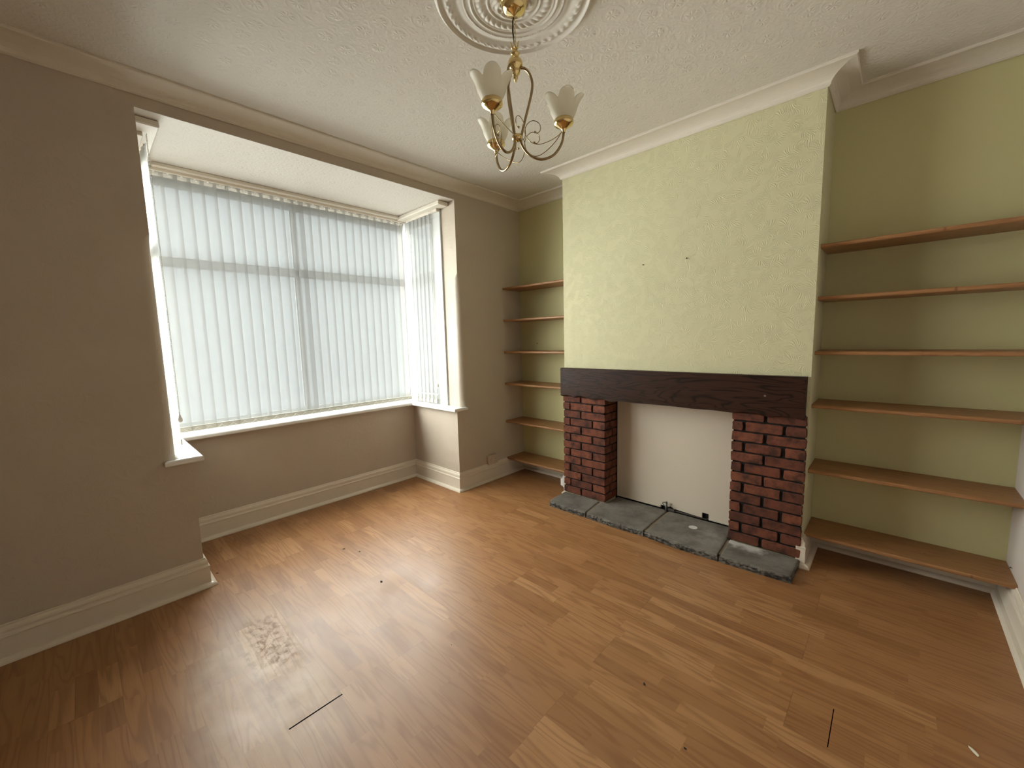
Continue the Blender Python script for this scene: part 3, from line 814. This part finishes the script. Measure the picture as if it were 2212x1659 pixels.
e = thing('gas_pipe', 'capped gas pipe stub lying at the foot of the cream fireplace board', 'pipe', (1.75, -.20, .04))
mb = MB(PO[e.name]); mb.tube([(1.652, -.205, .048), (1.70, -.203, .052), (1.80, -.200, .051), (1.93, -.196, .050), (1.945, -.180, .050)], .0055, 10); mb.obj('pipe_run', M_COPPER, e)
mb = MB(PO[e.name]); mb.tube([(1.650, -.212, .040), (1.650, -.212, .105)], .0085, 12); mb.tube([(1.650, -.212, .112), (1.650, -.212, .100)], .0095, 6)
mb.tube([(1.650, -.212, .072), (1.636, -.214, .078), (1.622, -.215, .094), (1.626, -.215, .104), (1.640, -.214, .104)], .0035, 8)
mb.obj('valve', M_STEEL, e)
mb = MB(PO[e.name]); mb.bbox(1.664, 1.712, -.215, -.192, .041, .062, .003); mb.obj('coupling', M_COPPER, e)

# hearth of four riven stones
e = thing('hearth', 'low grey slate hearth of four stones in front of the fireplace', 'hearth', (1.68, -.5, 0))
def stone(poly, name='hearth_stone'):
    import bmesh
    mb = MB(PO[e.name]); P = []
    for (a, b_) in zip(poly, poly[1:]+poly[:1]):
        a, b_ = Vector(a), Vector(b_); L = (b_-a).length; k = max(1, int(L/.012)); front = abs(a.y-b_.y) < .08 and a.y < -.5
        for i in range(k):
            q = a+(b_-a)*i/k
            jj = .0022 if front else .001
            P.append((q.x+random.uniform(-jj, jj)*.3, q.y+(random.uniform(-jj, jj) if i else 0)))
    n = len(P); c = Vector((sum(p[0] for p in P)/n, sum(p[1] for p in P)/n)); vs = []
    zt = .040
    for s_, z, jt in ((0, 0.0005, .0005), (-.001, .016, .0012), (.001, .030, .0012), (.007, zt-.002, .0008), (.015, zt, .0004)):
        for p in P:
            d = (Vector(p)-c); d2 = d*(1-s_/max(.05, d.length)); vs.append((c.x+d2.x+random.uniform(-jt, jt), c.y+d2.y+random.uniform(-jt, jt), z+random.uniform(-jt, jt)*.3))
    fs = []
    for i in range(4):
        for k in range(n): l = (k+1) % n; fs.append((i*n+k, i*n+l, (i+1)*n+l, (i+1)*n+k))
    fs.append([4*n+k for k in range(n)]); fs.append(list(range(n)))
    mb.add(vs, fs); recalc(mb.obj(name, M_SLATE, e))
g = .004
stone([(.825, -.600), (.850, -.638), (.90, -.645), (1.200-g, -.640), (1.165-g, -.375), (.815, -.375)])
stone([(1.200+g, -.640), (1.43, -.648), (1.667-g, -.632), (1.662-g, -.192), (FX0+.01, -.192), (FX0+.005, -.375), (1.165+g, -.375)])
stone([(1.667+g, -.632), (1.90, -.648), (2.149-g, -.640), (2.136-g, -.375), (2.128, -.375), (2.128, -.192), (1.662+g, -.192)])
stone([(2.149+g, -.640), (2.33, -.632), (2.518, -.617), (2.524, -.375), (2.136+g, -.375)])
mb = MB(PO[e.name]); mb.prism([(.86, -.620), (2.50, -.600), (2.50, -.382), (2.125, -.382), (2.125, -.196), (1.224, -.196), (1.224, -.382), (.84, -.382)], 'z', .0002, .033)
recalc(mb.obj('joint_mortar', M_GROUT, e))

# ------------------------------------------------------------ shelves
def shelf(x0, x1, dep, ztop, label, group, th=.021):
    z0 = ztop-th; org = ((x0+x1)/2, -dep/2, z0); mb = MB(org)
    r = .006
    y0_ = -dep; prof = [(-.0008, z0), (y0_+r, z0), (y0_+.0015, z0+.003), (y0_, z0+r), (y0_, ztop-r), (y0_+.0015, ztop-.003), (y0_+r, ztop), (-.0008, ztop)]
    mb.prism(prof, 'x', x0, x1)
    o = recalc(mb.obj('alcove_shelf', M_PINE)); return tag(o, label, 'shelf', group)
names = ['top', 'second from the top', 'third from the top', 'third from the bottom', 'second from the bottom', 'lowest']
for z, n_ in zip((1.888, 1.578, 1.264, .944, .558, .173), names):
    shelf(.0008, C0-.0008, .264, z, f'pine shelf, {n_} of six in the narrow left alcove', 'pine shelves in the left alcove')
for z, n_ in zip((1.870, 1.582, 1.2715, .961, .571, .176), names):
    shelf(C1+.0008, RW-.0008, .289, z, f'pine shelf, {n_} of six in the wide right alcove', 'pine shelves in the right alcove')

# ------------------------------------------------------------ ceiling rose and chandelier
RX, RY = 1.692, -1.882
def rose():
    mb = MB((RX, RY, H)); R = .312; nr, na = 120, 420
    def hgt(r, a): return .003+.75*hgt0(r, a)
    def hgt0(r, a):
        def ridge(c, w, h): return h*math.exp(-((r-c)/w)**2)
        z = .006
        z += .012*max(0, min(1, (R-r)/.012))
        z += ridge(.300, .006, .008)-ridge(.284, .008, .006)
        z += ridge(.172, .005, .008)+ridge(.158, .004, .004)+ridge(.104, .005, .009)
        z -= ridge(.228, .012, .006)
        lf = abs(math.sin(a*24)); z += ridge(.262, .010, .011)*(.25+.75*lf**1.5*abs(math.cos(a*24+(r-.262)*160)))
        z += ridge(.198, .0035, .006)*(.2+.8*abs(math.sin(a*70)))
        z += ridge(.135, .013, .012)*(.2+.8*abs(math.sin(a*16+(r-.135)*70))**.8)
        if r < .095: z += .006*(1+math.sin(a*9+r*90)*math.cos(r*210+1.7*math.sin(a*5)))*max(0, min(1, (.095-r)/.02))+.004
        return z
    vs = [(RX, RY, H-.012)]
    for i in range(1, nr+1):
        r = R*i/nr
        for k in range(na):
            a = 2*PI*k/na; vs.append((RX+r*math.cos(a), RY+r*math.sin(a), H-hgt(r, a)))
    for k in range(na): a = 2*PI*k/na; vs.append((RX+(R+.002)*math.cos(a), RY+(R+.002)*math.sin(a), H-.0002))
    fs = [(0, 1+k, 1+(k+1) % na) for k in range(na)]
    for i in range(nr):
        for k in range(na): l = (k+1) % na; fs.append((1+i*na+k, 1+i*na+l, 1+(i+1)*na+l, 1+(i+1)*na+k))
    mb.add(vs, fs, 0, True)
    return tag(recalc(mb.obj('ceiling_rose', M_ROSE)), 'round white plaster ceiling rose with leaf and bead rings', 'ceiling rose')
rose()

ch = thing('chandelier', 'three arm brass chandelier with frosted tulip shades hanging from the ceiling rose', 'ceiling light', (RX, RY, 2.09))
A_ = PO[ch.name]
mb = MB(A_); mb.lathe([(.052, H-.016), (.056, H-.022), (.056, H-.026), (.050, H-.030), (.048, H-.040), (.044, H-.052), (.030, H-.062), (.012, H-.066), (.008, H-.070), (1e-5, H-.071)], (RX, RY, 0), 40)
mb.obj('ceiling_cup', M_BRASS, ch)
mb = MB(A_)
z = H-.066; k = 0
mb.tube([(RX, RY, H-.068), (RX, RY, H-.078)], .0035, 8)
while z > 2.545:
    pts = []
    for q in range(12):
        a = 2*PI*q/12; u, v = .0048*math.cos(a), .0095*math.sin(a)
        pts.append((RX+(u if k % 2 == 0 else 0)+.001, RY+(u if k % 2 else 0), z-.012+v))
    mb.tube(pts, .0011, 6, closed=True); z -= .0155; k += 1
mb.obj('chain', M_BRASS, ch)
mb = MB(A_); mb.tube([(RX-.001, RY, H-.07), (RX-.005, RY-.004, 2.635), (RX-.006, RY-.004, 2.60), (RX-.003, RY, 2.56), (RX, RY, 2.535)], .0030, 8); mb.obj('flex', M_FLEX, ch)
mb = MB(A_)
mb.lathe([(1e-5, 2.548), (.007, 2.546), (.010, 2.541), (.008, 2.536), (.014, 2.530), (.019, 2.524), (.015, 2.518), (.011, 2.512), (.018, 2.507), (.026, 2.500), (.030, 2.490), (.030, 2.480), (.027, 2.472),
          (.019, 2.466), (.018, 2.461), (.020, 2.457), (.018, 2.452), (.011, 2.444), (.009, 2.438), (.010, 2.434), (.006, 2.428), (.003, 2.420), (1e-5, 2.416)], (RX, RY, -.008), 36)
for q in range(5):
    a = 2*PI*q/5+.3; pts = [(RX+r*math.cos(a), RY+r*math.sin(a), zz) for r, zz in ((.010, 2.532), (.013, 2.543), (.013, 2.551), (.018, 2.558))]
    mb.tube(pts, [.003, .0028, .0022, .0012], 6)
mb.obj('body', M_BRASS, ch)
mb = MB(A_); mb.lathe([(.014, 2.212), (.0185, 2.213), (.0205, 2.219), (.0205, 2.225), (.0185, 2.231), (.014, 2.232), (.0125, 2.226), (.0125, 2.218), (.014, 2.212)], (RX, RY, -.020), 32); mb.obj('ring', M_BRASS, ch)

def cr(pts, k=6):
    P = [Vector(p) for p in pts]; out = []
    for i in range(len(P)-1):
        p0, p1, p2, p3 = P[max(0, i-1)], P[i], P[i+1], P[min(len(P)-1, i+2)]
        for j in range(k):
            t = j/k; out.append(.5*((2*p1)+(-p0+p2)*t+(2*p0-5*p1+4*p2-p3)*t*t+(-p0+3*p1-3*p2+p3)*t**3))
    out.append(P[-1]); return out
dcam = Vector((RX-CP.x, RY-CP.y)).normalized(); side = Vector((dcam.y, -dcam.x))
base_ang = math.atan2(side.y, side.x)
tocam = math.atan2(-dcam.y, -dcam.x)+.12
def arm_meshes(ang, R_=.190):
    dz = -.012; q_ = R_/.190
    ca, sa = math.cos(ang), math.sin(ang)
    def L(r, t, z): r = r*q_ if r > .03 else r; return (RX+r*ca-t*sa, RY+r*sa+t*ca, z+dz)
    arm = bpy.data.objects.new
    pr = [(.022, 2.476), (.038, 2.472), (.056, 2.452), (.066, 2.420), (.064, 2.388), (.052, 2.34), (.036, 2.285), (.022, 2.235), (.0165, 2.205), (.022, 2.180), (.045, 2.150), (.078, 2.131), (.112, 2.128), (.148, 2.142), (.174, 2.172), (.187, 2.205), (.190, 2.243)]
    mb = MB(A_); mb.tube(cr([L(r, 0, z) for r, z in pr], 6), .0052, 10)
    a = mb.obj('arm', M_BRONZE, ch)
    c = (RX+R_*ca, RY+R_*sa, dz)
    mb = MB(A_); mb.lathe([(.006, 2.226), (.008, 2.236), (.014, 2.241), (.032, 2.252), (.0385, 2.258), (.040, 2.263), (.037, 2.266), (.039, 2.270), (.037, 2.275), (.030, 2.276), (1e-5, 2.276)], (c[0], c[1], dz), 36)
    mb.obj('lamp_cup', M_BRASS, a)
    mb = MB(A_); mb.tube([(c[0], c[1], 2.276+dz), (c[0], c[1], 2.315+dz)], .013, 16); mb.obj('lamp_holder', M_UPVC, a)
    # tulip shade: five petals
    mb = MB(A_); na, nh = 100, 16; vs = []
    for i in range(nh+1):
        t = i/nh
        for k in range(na):
            th = 2*PI*k/na; p = abs(math.cos(2.5*(th-tocam)))**.55
            hz = .056+.032*p
            zz = hz*t; r = .0335+.017*min(1, (zz/.035))**.8+.006*(zz/.06)**2
            r += .017*p*max(0, (zz-.035)/.053)**1.6
            r -= .004*(1-p)*t
            vs.append((c[0]+r*math.cos(th), c[1]+r*math.sin(th), 2.272+dz+zz))
    fs = []
    for i in range(nh):
        for k in range(na): l = (k+1) % na; fs.append((i*na+k, i*na+l, (i+1)*na+l, (i+1)*na+k))
    mb.add(vs, fs, 0, True); sh = mb.obj('glass_shade', M_FROST, a)
    so = sh.modifiers.new('thickness', 'SOLIDIFY'); so.thickness = .0025; so.offset = 0
    for sg in (1, -1):
        w = [(.186, 0, 2.232), (.158, .025, 2.200), (.118, .048, 2.172), (.082, .060, 2.160), (.050, .062, 2.172), (.032, .060, 2.204), (.040, .056, 2.236), (.064, .052, 2.252), (.088, .050, 2.242), (.094, .050, 2.222), (.084, .050, 2.207), (.072, .050, 2.210)]
        P_ = [L(r, t*sg*.95, z+(.004 if sg > 0 else 0)) for r, t, z in w]
        mb = MB(A_); mb.tube(cr(P_, 6), .0016, 6); mb.ball(P_[-1], .0045, 0, 6)
        mb.obj('scroll_wire', M_BRONZE, a)
for k, r_ in enumerate((.190, .188, .178)): arm_meshes(base_ang+k*2*PI/3, r_)

# ------------------------------------------------------------ sockets, nails, debris
e = thing('double_socket', 'cream double wall socket just above the skirting on the window wall', 'socket', (0, -.492, .205))
o_ = PO[e.name]
mb = MB(o_); mb.bbox(.0005, .030, -.553, -.434, .165, .246, .004); mb.obj('back_box', M_SOCKET, e)
mb = MB(o_); mb.bbox(.030, .036, -.558, -.429, .161, .250, .003); mb.obj('faceplate', M_SOCKET, e)
for y_ in (-.526, -.462):
    mb = MB(o_); mb.bbox(.036, .040, y_+.008, y_+.018, .218, .236, .001); mb.obj('switch', M_SOCKET, e)
    mb = MB(o_); mb.box(.0355, .0364, y_-.003, y_+.003, .205, .212); mb.box(.0355, .0364, y_-.014, y_-.008, .185, .188); mb.box(.0355, .0364, y_+.008, y_+.014, .185, .188); mb.obj('pin_holes', M_BLACK, e)

e = thing('socket_box', 'white socket on the left flank of the chimney breast beside the brick pillar', 'socket', (C0, -.365, .10))
o_ = PO[e.name]
mb = MB(o_); mb.bbox(C0-.036, C0-.0225, -.356, -.275, .062, .165, .003); mb.obj('faceplate', M_WSOCKET, e)
mb = MB(o_); mb.bbox(C0-.062, C0-.036, -.352, -.300, .070, .135, .004); mb.obj('plug', M_WSOCKET, e)

def nail(loc, d, label, name='wall_nail', ln=.005):
    mb = MB(loc); a = Vector(loc); b_ = a+Vector(d)*ln
    mb.tube([a, b_], .0018, 8); mb.tube([b_, b_+Vector(d)*.0015], .0045, 10)
    mb.tube([a, a+Vector(d)*.004+Vector((.007*abs(d[1]), .004*d[0], .003))], [.002, .0006], 6)
    tag(mb.obj(name, M_DIRT), label, 'nail')
nail((1.514, -D-.0005, 1.890), (0, -1, 0), 'bent nail stub on the chimney breast, left of the two')
nail((1.819, -D-.0005, 1.890), (0, -1, 0), 'bent nail stub on the chimney breast, right of the two')
nail((RW-.0005, -.131, .197), (-1, 0, 0), 'dark nail in the right side wall above the lowest shelf')
nail((.220, -.0005, 1.332), (0, -1, 0), 'tiny dark pin in the left alcove wall between shelves', ln=.003)

def crumb(x, y, r, label, mat=M_DIRT, stretch=(1, .6, .4), ang=0.0, name='dirt_crumb', group='dark crumbs on the floor', cat='debris', z=0.0):
    rng = random.Random(int(x*1000)+int(y*977)); mb = MB((x, y, z)); n = 8; vs = []
    for i, (rr_, zz) in enumerate(((.75, 0.0001), (1.0, .35), (.7, .85))):
        for k in range(n):
            a = 2*PI*k/n; q = r*rr_*rng.uniform(.7, 1.2)
            u, v = q*math.cos(a)*stretch[0], q*math.sin(a)*stretch[1]
            vs.append((x+u*math.cos(ang)-v*math.sin(ang), y+u*math.sin(ang)+v*math.cos(ang), z+zz*r*stretch[2]+.0001))
    fs = [list(range(n)), [2*n+k for k in range(n)]]
    for i in range(2):
        for k in range(n): l = (k+1) % n; fs.append((i*n+k, i*n+l, (i+1)*n+l, (i+1)*n+k))
    mb.add(vs, fs); return tag(recalc(mb.obj(name, mat)), label, cat, group)
crumb(.217, -2.091, .009, 'dark crumb on the floor, nearest the middle of the bay skirting', ang=1.0)
crumb(.335, -2.037, .007, 'small dark crumb on the floor just right of a larger one by the bay', ang=.4)
crumb(.760, -2.115, .010, 'round black crumb on the floor midway between bay and scuffed boards', stretch=(1, .8, .6))
crumb(-.100, -2.741, .010, 'thin dark sliver on the floor beside the left corner of the bay', stretch=(1.3, .35, .3), ang=.6)
crumb(1.457, -2.151, .0035, 'tiny dark speck on the floor near the room centre')
crumb(2.208, -1.769, .008, 'black sliver on the floor in the lower middle of the photo', stretch=(1.2, .45, .3), ang=-.9)
crumb(2.424, -1.920, .006, 'brown speck on the floor near the bottom edge of the photo')
crumb(1.094, -.656, .006, 'black crumb on the floor against the first hearth stone')
crumb(3.130, -1.302, .020, 'white paint flake on the floor in the lower right corner of the photo', M_CHIP, (1.0, .32, .10), -.95, 'paint_flake', None, 'paint flake')
